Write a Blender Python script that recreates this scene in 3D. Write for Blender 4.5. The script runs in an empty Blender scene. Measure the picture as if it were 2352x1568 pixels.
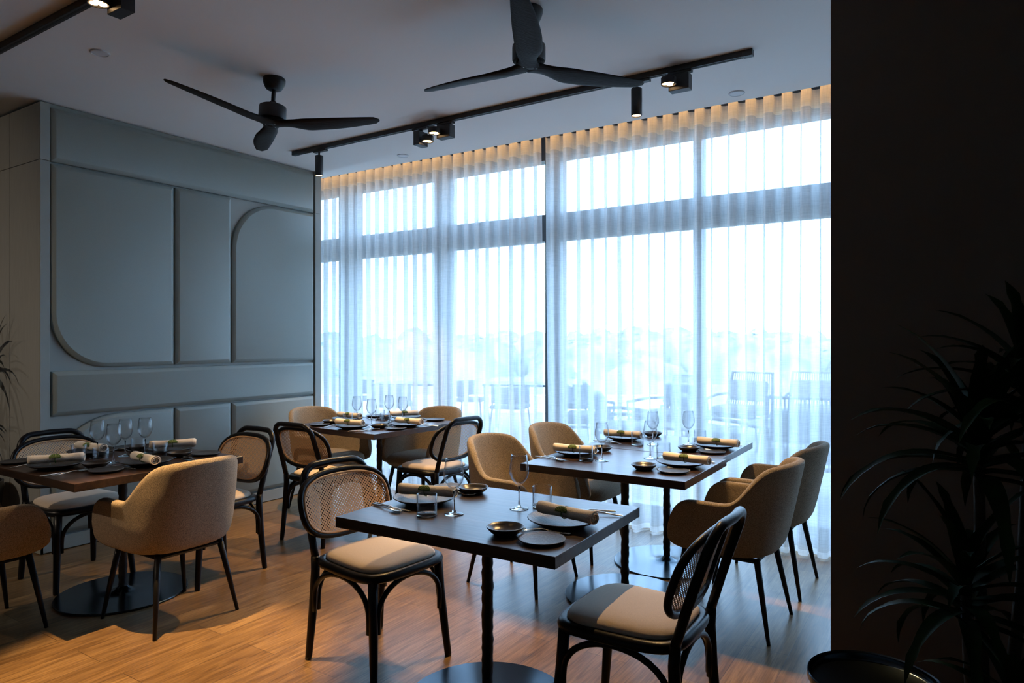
import bpy, math, random
from mathutils import Vector, Matrix
R = math.radians
PI = math.pi
random.seed(7)
scene = bpy.context.scene
col = scene.collection

# ------------------------------------------------------------------ camera
YAW = math.atan(1019 / 1575.0)
cam_d = bpy.data.cameras.new('camera')
cam = bpy.data.objects.new('camera', cam_d)
col.objects.link(cam)
cam_d.sensor_width = 36.0
cam_d.lens = 1575 / 2352 * 36
cam_d.shift_y = -5 / 2352
cam_d.clip_end = 500
cam.location = (0, 0, 1.42)
cam.rotation_euler = (R(90), 0, YAW)
scene.camera = cam

# ------------------------------------------------------------------ world, exposure
scene.view_settings.view_transform = 'Standard'
scene.view_settings.look = 'None'
scene.view_settings.gamma = 1
scene.view_settings.use_curve_mapping = False
scene.view_settings.exposure = 0.38
SKY = 11.5
w = bpy.data.worlds.new('sky')
scene.world = w
w.use_nodes = True
nt = w.node_tree
nt.nodes.clear()
wo = nt.nodes.new('ShaderNodeOutputWorld')
bg = nt.nodes.new('ShaderNodeBackground')
bg.inputs[0].default_value = (0.40, 0.65, 1.0, 1)
bg.inputs[1].default_value = SKY
nt.links.new(bg.outputs[0], wo.inputs[0])

sun_d = bpy.data.lights.new('sun', 'SUN')
sun_d.energy = 11
sun_d.angle = R(0.6)
sun_d.color = (1, 0.93, 0.84)
sun = bpy.data.objects.new('sun', sun_d)
col.objects.link(sun)
sun.rotation_euler = (R(56), R(10), 0)   # sun behind the building: the terrace next to the glass lies in its shade

def portal(x0, x1, z0, z1, y):
    d = bpy.data.lights.new('window_portal', 'AREA')
    d.shape = 'RECTANGLE'
    d.size = x1 - x0
    d.size_y = z1 - z0
    d.cycles.is_portal = True
    o = bpy.data.objects.new('window_portal', d)
    col.objects.link(o)
    o.location = ((x0 + x1) / 2, y, (z0 + z1) / 2)
    o.rotation_euler = (R(-90), 0, 0)
portal(-6.3, 1.3, 0.0, 3.0, 5.16)

cy = scene.cycles
cy.max_bounces = 9
cy.diffuse_bounces = 4
cy.glossy_bounces = 4
cy.transmission_bounces = 8
cy.transparent_max_bounces = 16
cy.caustics_reflective = False
cy.caustics_refractive = False
cy.sample_clamp_indirect = 4

# ------------------------------------------------------------------ materials
def newmat(name):
    m = bpy.data.materials.new(name)
    m.use_nodes = True
    n = m.node_tree
    n.nodes.clear()
    out = n.nodes.new('ShaderNodeOutputMaterial')
    return m, n, out

def nd(n, t, **kw):
    x = n.nodes.new(t)
    for k, v in kw.items():
        if k.startswith('i_'):
            key = k[2:]
            key = int(key) if key.isdigit() else key.replace('_', ' ')
            x.inputs[key].default_value = v
        else:
            setattr(x, k, v)
    return x

def princ(name, color, rough=0.5, metal=0.0, bump=0.0, bscale=60.0, var=0.0, vscale=6.0, stretch=(1, 1, 1), spec=0.5, sheen=0.0, detail=3.0, coat=0.0):
    m, n, out = newmat(name)
    p = nd(n, 'ShaderNodeBsdfPrincipled')
    p.inputs['Base Color'].default_value = (*color, 1)
    p.inputs['Roughness'].default_value = rough
    p.inputs['Metallic'].default_value = metal
    p.inputs['Specular IOR Level'].default_value = spec
    p.inputs['Sheen Weight'].default_value = sheen
    p.inputs['Coat Weight'].default_value = coat
    tc = nd(n, 'ShaderNodeTexCoord')
    mp = nd(n, 'ShaderNodeMapping')
    mp.inputs['Scale'].default_value = stretch
    n.links.new(tc.outputs['Object'], mp.inputs[0])
    if var > 0:
        nz = nd(n, 'ShaderNodeTexNoise', i_Scale=vscale, i_Detail=detail)
        n.links.new(mp.outputs[0], nz.inputs['Vector'])
        rp = nd(n, 'ShaderNodeValToRGB')
        rp.color_ramp.elements[0].position = 0.3
        rp.color_ramp.elements[1].position = 0.7
        rp.color_ramp.elements[0].color = (*[c * (1 - var) for c in color], 1)
        rp.color_ramp.elements[1].color = (*[min(1, c * (1 + var)) for c in color], 1)
        n.links.new(nz.outputs[0], rp.inputs[0])
        n.links.new(rp.outputs[0], p.inputs['Base Color'])
    if bump > 0:
        nb = nd(n, 'ShaderNodeTexNoise', i_Scale=bscale, i_Detail=2.0)
        n.links.new(mp.outputs[0], nb.inputs['Vector'])
        b = nd(n, 'ShaderNodeBump')
        b.inputs['Strength'].default_value = bump
        b.inputs['Distance'].default_value = 0.01
        n.links.new(nb.outputs[0], b.inputs['Height'])
        n.links.new(b.outputs[0], p.inputs['Normal'])
    n.links.new(p.outputs[0], out.inputs[0])
    return m

M = {}
M['wall'] = princ('painted_wall', (0.42, 0.42, 0.40), 0.75, bump=0.05, bscale=150)
M['ceiling'] = princ('ceiling_paint', (0.86, 0.83, 0.80), 0.9, bump=0.03, bscale=180)
M['panel'] = princ('grey_leatherette', (0.27, 0.30, 0.275), 0.42, bump=0.08, bscale=420, var=0.04, vscale=300)
M['panelwood'] = princ('grey_veneer', (0.30, 0.31, 0.30), 0.45, bump=0.05, bscale=40, var=0.05, vscale=14, stretch=(6, 6, 0.6))
M['trim'] = princ('grey_trim_lacquer', (0.32, 0.335, 0.305), 0.45)
M['gap'] = princ('dark_gap', (0.02, 0.02, 0.02), 0.8)
M['pillar'] = princ('dark_pillar_paint', (0.17, 0.14, 0.12), 0.8, bump=0.06, bscale=120)
M['black'] = princ('black_lacquer_wood', (0.005, 0.005, 0.0065), 0.33, spec=0.2, bump=0.04, bscale=60, stretch=(1, 1, 0.2))
M['iron'] = princ('black_cast_iron', (0.010, 0.009, 0.009), 0.45, spec=0.3, bump=0.4, bscale=42)
M['base'] = princ('black_steel_plate', (0.050, 0.072, 0.092), 0.2, metal=1.0)
M['lampblack'] = princ('matt_black_lamp', (0.018, 0.018, 0.02), 0.45)
M['leg'] = princ('black_powder_coat', (0.006, 0.006, 0.007), 0.42, spec=0.2)
M['beige'] = princ('beige_linen', (0.62, 0.51, 0.40), 0.9, bump=0.3, bscale=500, var=0.08, vscale=180, stretch=(1, 3, 1), sheen=0.15)
M['boucle'] = princ('camel_chenille', (0.32, 0.25, 0.17), 0.95, bump=0.8, bscale=520, var=0.6, vscale=330, sheen=0.12, detail=2.0)
M['napkin'] = princ('cream_linen', (0.70, 0.64, 0.56), 0.9, bump=0.25, bscale=350, sheen=0.1)
M['leafring'] = princ('green_leaf', (0.06, 0.12, 0.02), 0.6, var=0.3, vscale=40)
M['leafrib'] = princ('pale_leaf_rib', (0.30, 0.36, 0.10), 0.6)
M['plate'] = princ('black_stoneware', (0.018, 0.018, 0.02), 0.38, bump=0.25, bscale=160)
M['dish'] = princ('black_glazed_dish', (0.02, 0.018, 0.017), 0.3, bump=0.1, bscale=60)
M['steel'] = princ('polished_cutlery', (0.72, 0.68, 0.62), 0.18, metal=1.0, bump=0.15, bscale=200)
M['bladewood'] = princ('dark_fan_wood', (0.016, 0.012, 0.010), 0.6, spec=0.12, bump=0.2, bscale=30, var=0.3, vscale=18, stretch=(0.35, 5, 5))
M['frame'] = princ('grey_window_frame', (0.05, 0.055, 0.06), 0.4)
M['canebind'] = princ('cane_binding', (0.50, 0.30, 0.15), 0.5)
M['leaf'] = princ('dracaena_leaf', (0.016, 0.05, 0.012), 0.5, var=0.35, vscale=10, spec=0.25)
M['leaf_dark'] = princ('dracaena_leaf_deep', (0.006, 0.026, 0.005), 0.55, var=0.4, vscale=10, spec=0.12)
M['stem'] = princ('plant_stem', (0.06, 0.045, 0.03), 0.8, bump=0.4, bscale=60)
M['soil'] = princ('potting_soil', (0.03, 0.02, 0.015), 0.95, bump=0.6, bscale=60)
M['pot'] = princ('black_pot', (0.015, 0.015, 0.017), 0.35)
M['white'] = princ('white_plastic', (0.65, 0.66, 0.68), 0.5)
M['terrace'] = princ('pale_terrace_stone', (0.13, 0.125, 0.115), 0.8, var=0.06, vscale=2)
M['lowwall'] = princ('white_garden_wall', (0.35, 0.35, 0.34), 0.8)
M['outframe'] = princ('outdoor_grey_metal', (0.02, 0.022, 0.025), 0.6)
M['outcord'] = princ('outdoor_rope', (0.02, 0.02, 0.022), 0.8)
M['outcush'] = princ('outdoor_cushion', (0.035, 0.036, 0.04), 0.9)
M['meadow'] = princ('dry_meadow', (0.52, 0.42, 0.28), 0.9, var=0.35, vscale=0.3)
M['bush'] = princ('bushes', (0.15, 0.18, 0.09), 0.9, var=0.5, vscale=0.8)
M['chrome'] = princ('satin_clip', (0.6, 0.6, 0.6), 0.3, metal=1)

def emit(name, c, s):
    m, n, out = newmat(name)
    e = nd(n, 'ShaderNodeEmission')
    e.inputs[0].default_value = (*c, 1)
    e.inputs[1].default_value = s
    n.links.new(e.outputs[0], out.inputs[0])
    return m
WARM = (1.0, 0.61, 0.25)
M['led'] = emit('warm_lamp_face', (1.0, 0.62, 0.30), 7)
M['ledstrip'] = emit('warm_led_strip', WARM, 12)

def mat_table():
    m, n, out = newmat('dark_walnut_top')
    p = nd(n, 'ShaderNodeBsdfPrincipled')
    tc = nd(n, 'ShaderNodeTexCoord')
    mp = nd(n, 'ShaderNodeMapping')
    mp.inputs['Scale'].default_value = (1.2, 14, 14)
    n.links.new(tc.outputs['Object'], mp.inputs[0])
    nz = nd(n, 'ShaderNodeTexNoise', i_Scale=3.0, i_Detail=6.0, i_Distortion=0.6)
    n.links.new(mp.outputs[0], nz.inputs['Vector'])
    rp = nd(n, 'ShaderNodeValToRGB')
    rp.color_ramp.elements[0].position = 0.32
    rp.color_ramp.elements[1].position = 0.70
    rp.color_ramp.elements[0].color = (0.014, 0.008, 0.006, 1)
    rp.color_ramp.elements[1].color = (0.044, 0.023, 0.013, 1)
    n.links.new(nz.outputs[0], rp.inputs[0])
    n.links.new(rp.outputs[0], p.inputs['Base Color'])
    p.inputs['Roughness'].default_value = 0.30
    p.inputs['Specular IOR Level'].default_value = 0.4
    b = nd(n, 'ShaderNodeBump')
    b.inputs['Strength'].default_value = 0.12
    b.inputs['Distance'].default_value = 0.004
    n.links.new(nz.outputs[0], b.inputs['Height'])
    n.links.new(b.outputs[0], p.inputs['Normal'])
    n.links.new(p.outputs[0], out.inputs[0])
    return m
M['tabletop'] = mat_table()

def mat_floor():
    m, n, out = newmat('oak_plank_floor')
    p = nd(n, 'ShaderNodeBsdfPrincipled')
    tc = nd(n, 'ShaderNodeTexCoord')
    mp = nd(n, 'ShaderNodeMapping')
    mp.inputs['Rotation'].default_value = (0, 0, R(90))
    mp.inputs['Location'].default_value = (0.3, 0.045, 0)
    n.links.new(tc.outputs['Object'], mp.inputs[0])
    br = nd(n, 'ShaderNodeTexBrick')
    br.offset = 0.37
    br.offset_frequency = 2
    br.inputs['Scale'].default_value = 1.0
    br.inputs['Mortar Size'].default_value = 0.0015
    br.inputs['Mortar Smooth'].default_value = 0.1
    br.inputs['Brick Width'].default_value = 1.25
    br.inputs['Row Height'].default_value = 0.195
    br.inputs['Color1'].default_value = (0.27, 0.172, 0.078, 1)
    br.inputs['Color2'].default_value = (0.180, 0.108, 0.046, 1)
    br.inputs['Mortar'].default_value = (0.075, 0.042, 0.022, 1)
    br.inputs['Bias'].default_value = 0.0
    n.links.new(mp.outputs[0], br.inputs['Vector'])
    m2 = nd(n, 'ShaderNodeMapping')
    m2.inputs['Scale'].default_value = (7, 0.9, 1)
    n.links.new(tc.outputs['Object'], m2.inputs[0])
    nz = nd(n, 'ShaderNodeTexNoise', i_Scale=3.2, i_Detail=7.0, i_Distortion=1.4)
    nz.inputs['Roughness'].default_value = 0.62
    n.links.new(m2.outputs[0], nz.inputs['Vector'])
    rp = nd(n, 'ShaderNodeValToRGB')
    rp.color_ramp.elements[0].position = 0.30
    rp.color_ramp.elements[1].position = 0.72
    rp.color_ramp.elements[0].color = (0.50, 0.45, 0.41, 1)
    rp.color_ramp.elements[1].color = (1.18, 1.17, 1.14, 1)
    n.links.new(nz.outputs[0], rp.inputs[0])
    m3 = nd(n, 'ShaderNodeMapping')
    m3.inputs['Scale'].default_value = (60, 2.2, 1)
    n.links.new(tc.outputs['Object'], m3.inputs[0])
    nf = nd(n, 'ShaderNodeTexNoise', i_Scale=2.0, i_Detail=4.0, i_Distortion=0.8)
    n.links.new(m3.outputs[0], nf.inputs['Vector'])
    rf = nd(n, 'ShaderNodeValToRGB')
    rf.color_ramp.elements[0].position = 0.36
    rf.color_ramp.elements[1].position = 0.60
    rf.color_ramp.elements[0].color = (0.66, 0.62, 0.58, 1)
    rf.color_ramp.elements[1].color = (1.08, 1.08, 1.08, 1)
    n.links.new(nf.outputs[0], rf.inputs[0])
    mg = nd(n, 'ShaderNodeMix')
    mg.data_type = 'RGBA'
    mg.blend_type = 'MULTIPLY'
    mg.inputs[0].default_value = 1.0
    n.links.new(rp.outputs[0], mg.inputs[6])
    n.links.new(rf.outputs[0], mg.inputs[7])
    mx = nd(n, 'ShaderNodeMix')
    mx.data_type = 'RGBA'
    mx.blend_type = 'MULTIPLY'
    mx.inputs[0].default_value = 1.0
    n.links.new(br.outputs['Color'], mx.inputs[6])
    n.links.new(mg.outputs[2], mx.inputs[7])
    n.links.new(mx.outputs[2], p.inputs['Base Color'])
    p.inputs['Roughness'].default_value = 0.32
    b = nd(n, 'ShaderNodeBump')
    b.inputs['Strength'].default_value = 0.35
    b.inputs['Distance'].default_value = 0.002
    b.invert = True
    n.links.new(br.outputs['Fac'], b.inputs['Height'])
    b2 = nd(n, 'ShaderNodeBump')
    b2.inputs['Strength'].default_value = 0.06
    b2.inputs['Distance'].default_value = 0.003
    n.links.new(nz.outputs[0], b2.inputs['Height'])
    n.links.new(b.outputs[0], b2.inputs['Normal'])
    n.links.new(b2.outputs[0], p.inputs['Normal'])
    n.links.new(p.outputs[0], out.inputs[0])
    return m
M['floor'] = mat_floor()

def mat_cane():
    # woven cane: two offset lattices of open holes, UV map in metres
    m, n, out = newmat('woven_cane')
    uv = nd(n, 'ShaderNodeUVMap')
    sep = nd(n, 'ShaderNodeSeparateXYZ')
    n.links.new(uv.outputs[0], sep.inputs[0])
    P = 0.0153
    def math_(op, a, b=None, c=None):
        x = nd(n, 'ShaderNodeMath', operation=op)
        for i, v in enumerate((a, b, c)):
            if v is None: continue
            if isinstance(v, (int, float)): x.inputs[i].default_value = v
            else: n.links.new(v, x.inputs[i])
        return x.outputs[0]
    def lattice(off):
        a = math_('SUBTRACT', math_('FRACT', math_('ADD', math_('DIVIDE', sep.outputs[0], P), off)), 0.5)
        b = math_('SUBTRACT', math_('FRACT', math_('ADD', math_('DIVIDE', sep.outputs[1], P), off)), 0.5)
        return math_('SQRT', math_('ADD', math_('MULTIPLY', a, a), math_('MULTIPLY', b, b)))
    d = math_('MINIMUM', lattice(0.0), lattice(0.5))
    hole = math_('LESS_THAN', d, 0.185)
    wv = nd(n, 'ShaderNodeTexWave', i_Scale=95.0, i_Distortion=0.0)
    wv.bands_direction = 'DIAGONAL'
    n.links.new(uv.outputs[0], wv.inputs['Vector'])
    rp = nd(n, 'ShaderNodeValToRGB')
    rp.color_ramp.elements[0].color = (0.40, 0.21, 0.085, 1)
    rp.color_ramp.elements[1].color = (0.78, 0.50, 0.26, 1)
    n.links.new(math_('MULTIPLY', d, 2.0), rp.inputs[0])
    mix = nd(n, 'ShaderNodeMixShader')
    p = nd(n, 'ShaderNodeBsdfPrincipled')
    p.inputs['Roughness'].default_value = 0.5
    n.links.new(rp.outputs[0], p.inputs['Base Color'])
    b = nd(n, 'ShaderNodeBump')
    b.inputs['Strength'].default_value = 0.5
    b.inputs['Distance'].default_value = 0.001
    n.links.new(wv.outputs[1], b.inputs['Height'])
    n.links.new(b.outputs[0], p.inputs['Normal'])
    t = nd(n, 'ShaderNodeBsdfTransparent')
    n.links.new(hole, mix.inputs[0])
    n.links.new(p.outputs[0], mix.inputs[1])
    n.links.new(t.outputs[0], mix.inputs[2])
    n.links.new(mix.outputs[0], out.inputs[0])
    return m
M['cane'] = mat_cane()

def mat_sheer(name, opacity, tint=(0.88, 0.88, 0.88)):
    m, n, out = newmat(name)
    tr = nd(n, 'ShaderNodeBsdfTransparent')
    tl = nd(n, 'ShaderNodeBsdfTranslucent')
    tl.inputs[0].default_value = (*tint, 1)
    df = nd(n, 'ShaderNodeBsdfDiffuse')
    df.inputs[0].default_value = (*tint, 1)
    cl = nd(n, 'ShaderNodeMixShader')
    cl.inputs[0].default_value = 0.5
    n.links.new(tl.outputs[0], cl.inputs[1])
    n.links.new(df.outputs[0], cl.inputs[2])
    tc = nd(n, 'ShaderNodeTexCoord')
    mp = nd(n, 'ShaderNodeMapping')
    mp.inputs['Scale'].default_value = (160, 160, 9)
    n.links.new(tc.outputs['Object'], mp.inputs[0])
    nz = nd(n, 'ShaderNodeTexNoise', i_Scale=1.0, i_Detail=2.0)
    n.links.new(mp.outputs[0], nz.inputs['Vector'])
    mp2 = nd(n, 'ShaderNodeMapping')
    mp2.inputs['Scale'].default_value = (10, 10, 330)
    n.links.new(tc.outputs['Object'], mp2.inputs[0])
    nz2 = nd(n, 'ShaderNodeTexNoise', i_Scale=1.0, i_Detail=1.0)
    n.links.new(mp2.outputs[0], nz2.inputs['Vector'])
    ad = nd(n, 'ShaderNodeMath', operation='ADD')
    n.links.new(nz.outputs[0], ad.inputs[0])
    n.links.new(nz2.outputs[0], ad.inputs[1])
    mr = nd(n, 'ShaderNodeMapRange')
    mr.inputs['From Min'].default_value = 0.6
    mr.inputs['From Max'].default_value = 1.4
    mr.inputs['To Min'].default_value = opacity - 0.10
    mr.inputs['To Max'].default_value = opacity + 0.10
    n.links.new(ad.outputs[0], mr.inputs[0])
    mx = nd(n, 'ShaderNodeMixShader')
    n.links.new(mr.outputs[0], mx.inputs[0])
    n.links.new(tr.outputs[0], mx.inputs[1])
    n.links.new(cl.outputs[0], mx.inputs[2])
    n.links.new(mx.outputs[0], out.inputs[0])
    return m
M['sheer'] = mat_sheer('sheer_voile', 0.66, (0.74, 0.74, 0.74))
M['tape'] = mat_sheer('heading_tape', 0.88, (0.8, 0.74, 0.66))
M['hem'] = mat_sheer('curtain_hem', 0.72)

def schlick(n, f0=0.04, ex=5.0):
    """surface reflectance of thin clear glass, the same from either side"""
    g = nd(n, 'ShaderNodeNewGeometry')
    dt = nd(n, 'ShaderNodeVectorMath', operation='DOT_PRODUCT')
    n.links.new(g.outputs['Incoming'], dt.inputs[0])
    n.links.new(g.outputs['Normal'], dt.inputs[1])
    def mt(op, a, b=None):
        x = nd(n, 'ShaderNodeMath', operation=op)
        for i_, v in enumerate((a, b)):
            if v is None: continue
            if isinstance(v, (int, float)): x.inputs[i_].default_value = v
            else: n.links.new(v, x.inputs[i_])
        return x.outputs[0]
    c = mt('ABSOLUTE', dt.outputs['Value'])
    p = mt('POWER', mt('SUBTRACT', 1.0, c), ex)
    return mt('MINIMUM', mt('ADD', mt('MULTIPLY', p, 1 - f0), f0), 1.0)
def mat_thin(name, tint, f0, ex=5.0, edge=None):
    m, n, out = newmat(name)
    tr = nd(n, 'ShaderNodeBsdfTransparent')
    tr.inputs[0].default_value = (*tint, 1)
    if edge is not None:      # light crosses more glass, and is bent away, where the wall is seen edge-on
        mc = nd(n, 'ShaderNodeMix')
        mc.data_type = 'RGBA'
        mc.inputs[6].default_value = (*tint, 1)
        mc.inputs[7].default_value = (*edge, 1)
        n.links.new(schlick(n, 0.0, 2.6), mc.inputs[0])
        n.links.new(mc.outputs[2], tr.inputs[0])
    gl = nd(n, 'ShaderNodeBsdfGlossy')
    gl.inputs['Roughness'].default_value = 0.02
    mx = nd(n, 'ShaderNodeMixShader')
    n.links.new(schlick(n, f0, ex), mx.inputs[0])
    n.links.new(tr.outputs[0], mx.inputs[1])
    n.links.new(gl.outputs[0], mx.inputs[2])
    n.links.new(mx.outputs[0], out.inputs[0])
    return m
M['pane'] = mat_thin('window_glass', (0.96, 0.98, 0.98), 0.04)
M['thinglass'] = mat_thin('thin_blown_glass', (0.985, 0.987, 0.99), 0.035, 4.2, (0.42, 0.44, 0.46))

def mat_glass():
    m, n, out = newmat('drinking_glass')
    g = nd(n, 'ShaderNodeBsdfGlass')
    g.inputs['Roughness'].default_value = 0.0
    g.inputs['IOR'].default_value = 1.45
    n.links.new(g.outputs[0], out.inputs[0])
    return m
M['glass'] = mat_glass()

# ------------------------------------------------------------------ mesh helpers
class MB:
    def __init__(s):
        s.v = []; s.f = []; s.uv = None
    def add(s, verts, faces):
        b = len(s.v)
        s.v += [tuple(v) for v in verts]
        s.f += [tuple(i + b for i in f) for f in faces]
        return s
    def box(s, x0, x1, y0, y1, z0, z1, mat=None):
        vs = [(x0, y0, z0), (x1, y0, z0), (x1, y1, z0), (x0, y1, z0), (x0, y0, z1), (x1, y0, z1), (x1, y1, z1), (x0, y1, z1)]
        if mat is not None: vs = [mat @ Vector(v) for v in vs]
        return s.add(vs, [(0, 3, 2, 1), (4, 5, 6, 7), (0, 1, 5, 4), (1, 2, 6, 5), (2, 3, 7, 6), (3, 0, 4, 7)])
    def lathe(s, prof, n=32, c=(0, 0, 0), closed=False):
        b = len(s.v)
        k = len(prof)
        for i in range(n):
            a = 2 * PI * i / n
            for r, z in prof:
                s.v.append((c[0] + r * math.cos(a), c[1] + r * math.sin(a), c[2] + z))
        m = k if closed else k - 1
        for i in range(n):
            j = (i + 1) % n
            for q in range(m):
                q2 = (q + 1) % k
                s.f.append((b + i * k + q, b + j * k + q, b + j * k + q2, b + i * k + q2))
        return s
    def tube(s, pts, rad, n=10, closed=False, flat=1.0, up=None):
        pts = [Vector(p) for p in pts]
        K = len(pts)
        if isinstance(rad, (int, float)): rad = [rad] * K
        b = len(s.v)
        prev = None
        for i in range(K):
            if closed:
                t = (pts[(i + 1) % K] - pts[i - 1]).normalized()
            else:
                t = (pts[min(i + 1, K - 1)] - pts[max(i - 1, 0)]).normalized()
            if prev is None:
                a = Vector(up) if up else (Vector((0, 0, 1)) if abs(t.z) < 0.9 else Vector((0, 1, 0)))
                u = (a - t * a.dot(t)).normalized()
            else:
                u = (prev - t * prev.dot(t)).normalized()
            prev = u
            w_ = t.cross(u)
            for q in range(n):
                an = 2 * PI * q / n
                s.v.append(tuple(pts[i] + (u * math.cos(an) * flat + w_ * math.sin(an)) * rad[i]))
        for i in range(K if closed else K - 1):
            i2 = (i + 1) % K
            for q in range(n):
                q2 = (q + 1) % n
                s.f.append((b + i * n + q, b + i * n + q2, b + i2 * n + q2, b + i2 * n + q))
        if not closed:
            s.f.append(tuple(b + q for q in range(n))[::-1])
            s.f.append(tuple(b + (K - 1) * n + q for q in range(n)))
        return s
    def grid(s, P, closed_u=False):
        b = len(s.v)
        nu = len(P); nv = len(P[0])
        for row in P:
            s.v += [tuple(p) for p in row]
        for i in range(nu if closed_u else nu - 1):
            i2 = (i + 1) % nu
            for j in range(nv - 1):
                s.f.append((b + i * nv + j, b + i2 * nv + j, b + i2 * nv + j + 1, b + i * nv + j + 1))
        return s
    def prism(s, poly, z0, z1):
        k = len(poly); b = len(s.v)
        s.v += [(x, y, z0) for x, y in poly] + [(x, y, z1) for x, y in poly]
        s.f.append(tuple(b + i for i in range(k))[::-1])
        s.f.append(tuple(b + k + i for i in range(k)))
        for i in range(k):
            j = (i + 1) % k
            s.f.append((b + i, b + j, b + k + j, b + k + i))
        return s
    def obj(s, name, mat, parent=None, smooth=True, bevel=0, subsurf=0, solid=0, loc=None, autosmooth=None):
        me = bpy.data.meshes.new(name)
        me.from_pydata(s.v, [], s.f)
        me.update()
        if s.uv:
            ul = me.uv_layers.new(name='UVMap')
            for lp in me.loops:
                ul.data[lp.index].uv = s.uv[lp.vertex_index]
        o = bpy.data.objects.new(name, me)
        col.objects.link(o)
        me.materials.append(mat)
        if smooth:
            me.polygons.foreach_set('use_smooth', [True] * len(me.polygons))
            if autosmooth: me.set_sharp_from_angle(angle=R(autosmooth))
        if parent: o.parent = parent
        if loc: o.location = loc
        if solid:
            md = o.modifiers.new('solid', 'SOLIDIFY'); md.thickness = solid; md.offset = 0
        if bevel:
            md = o.modifiers.new('bevel', 'BEVEL'); md.width = bevel; md.segments = 3; md.limit_method = 'ANGLE'; md.angle_limit = R(40)
            md.harden_normals = False
        if subsurf:
            md = o.modifiers.new('sub', 'SUBSURF'); md.levels = subsurf; md.render_levels = subsurf
        return o

def tag(o, label=None, cat=None, group=None, kind=None):
    if label: o['label'] = label
    if cat: o['category'] = cat
    if group: o['group'] = group
    if kind: o['kind'] = kind
    return o

def empty(name, label, cat, loc=(0, 0, 0), rz=0.0, group=None):
    o = bpy.data.objects.new(name, None)
    o.empty_display_size = 0.1
    col.objects.link(o)
    o.location = loc
    o.rotation_euler = (0, 0, rz)
    return tag(o, label, cat, group)

def copy_tree(o, parent=None):
    c = o.copy()
    col.objects.link(c)
    if parent: c.parent = parent
    for ch in list(o.children):
        copy_tree(ch, c)
    return c

used = set()
def place(proto, loc, rz, label, group=None):
    if proto.name in used:
        o = copy_tree(proto)
    else:
        o = proto
        used.add(proto.name)
    o.location = loc
    o.rotation_euler = (0, 0, rz)
    o['label'] = label
    if group: o['group'] = group
    return o

def struct(name, mb, mat, **kw):
    o = mb.obj(name, mat, **kw)
    if not kw.get('parent'): o['kind'] = 'structure'
    return o

# ------------------------------------------------------------------ room shell
CEIL = 3.0
X0, X1, Y0 = -8.0, 3.2, -3.6       # room extents
WINY = 5.10
struct('floor', MB().box(X0, X1, Y0, WINY + 0.05, -0.1, 0), M['floor'], smooth=False)
struct('ceiling', MB().box(X0, X1, Y0, 4.64, CEIL, CEIL + 0.35)
       .box(X0, X1, 4.64, WINY + 0.25, 3.22, 3.35), M['ceiling'], smooth=False)
struct('wall_back', MB().box(X0, X1, Y0 - 0.1, Y0, 0, 3.35), M['wall'], smooth=False)
struct('wall_right', MB().box(X1, X1 + 0.1, Y0, WINY + 0.25, 0, 3.35), M['wall'], smooth=False)
struct('wall_left', MB().box(X0 - 0.1, X0, Y0, 2.12, 0, 3.35), M['wall'], smooth=False)

# panelled wall block on the left
PW = empty('wall_panelled', None, None)
PW['kind'] = 'structure'
MB().box(X0, -5.085, 2.12, 4.475, 0, CEIL - 0.004).obj('wall_core', M['trim'], PW, smooth=False)
# recess face veneer boards with shadow seams
for (a, b) in ((X0, -7.41), (-7.405, -6.46), (-6.455, -5.515), (-5.510, -5.062)):
    for (z0, z1) in ((0.085, 2.604), (2.608, 2.985)):
        MB().box(a, b, 2.100, 2.121, z0, z1).obj('veneer_board', M['panelwood'], PW, smooth=False, bevel=0.001)
MB().box(-5.09, -5.055, 2.102, 2.158, 0.085, 2.604).box(-5.09, -5.055, 2.102, 2.158, 2.607, 2.985).obj('edge_post', M['trim'], PW, smooth=False, bevel=0.0015)
MB().box(-5.09, -5.050, 4.405, 4.475, 0.0, 2.604).box(-5.09, -5.050, 4.405, 4.475, 2.607, 2.995).obj('edge_post', M['trim'], PW, smooth=False, bevel=0.0015)
MB().box(-5.084, -5.083, 2.14, 4.41, 0.05, 2.99).obj('backing', M['trim'], PW, smooth=False)

def rpoly(y0, y1, z0, z1, r):
    """outline in (y,z); r = radii (bl, br, tr, tl)"""
    pts = []
    cs = [((y0 + r[0]), (z0 + r[0]), r[0], 180), ((y1 - r[1]), (z0 + r[1]), r[1], 270), ((y1 - r[2]), (z1 - r[2]), r[2], 0), ((y0 + r[3]), (z1 - r[3]), r[3], 90)]
    for cy_, cz, rr, a0 in cs:
        k = 18 if rr > 0.05 else 3
        for i in range(k + 1):
            a = R(a0 + 90 * i / k)
            pts.append((cy_ + rr * math.cos(a), cz + rr * math.sin(a)))
    return pts

def upholstered(y0, y1, z0, z1, r=(.008, .008, .008, .008)):
    """soft panel: flat face with a wide rounded edge, standing out from the backing"""
    m = MB()
    rings = []
    for ins, xx in ((0.0, 0.0), (0.0, 0.015), (0.002, 0.021), (0.006, 0.0255), (0.0265, 0.0385), (0.0285, 0.0392)):
        rr = tuple(max(0.006, q - ins) if q > 0.05 else 0.006 for q in r)
        rings.append([(-5.083 + xx, p[0], p[1]) for p in rpoly(y0 + ins, y1 - ins, z0 + ins, z1 - ins, rr)])
    m.grid(rings) if False else None
    k = len(rings[0])
    for ring in rings: m.v += ring
    for i in range(len(rings) - 1):
        for q in range(k):
            q2 = (q + 1) % k
            m.f.append((i * k + q, i * k + q2, (i + 1) * k + q2, (i + 1) * k + q))
    b = (len(rings) - 1) * k
    m.f.append(tuple(b + q for q in range(k)))
    return m.obj('upholstered_panel', M['panel'], PW, autosmooth=16)
S_ = 0.008
upholstered(2.165, 4.395, 2.605, 2.965)
upholstered(2.165, 3.022, 1.225, 2.592, (0.37, S_, S_, S_))
upholstered(3.034, 3.518, 1.225, 2.592)
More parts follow.
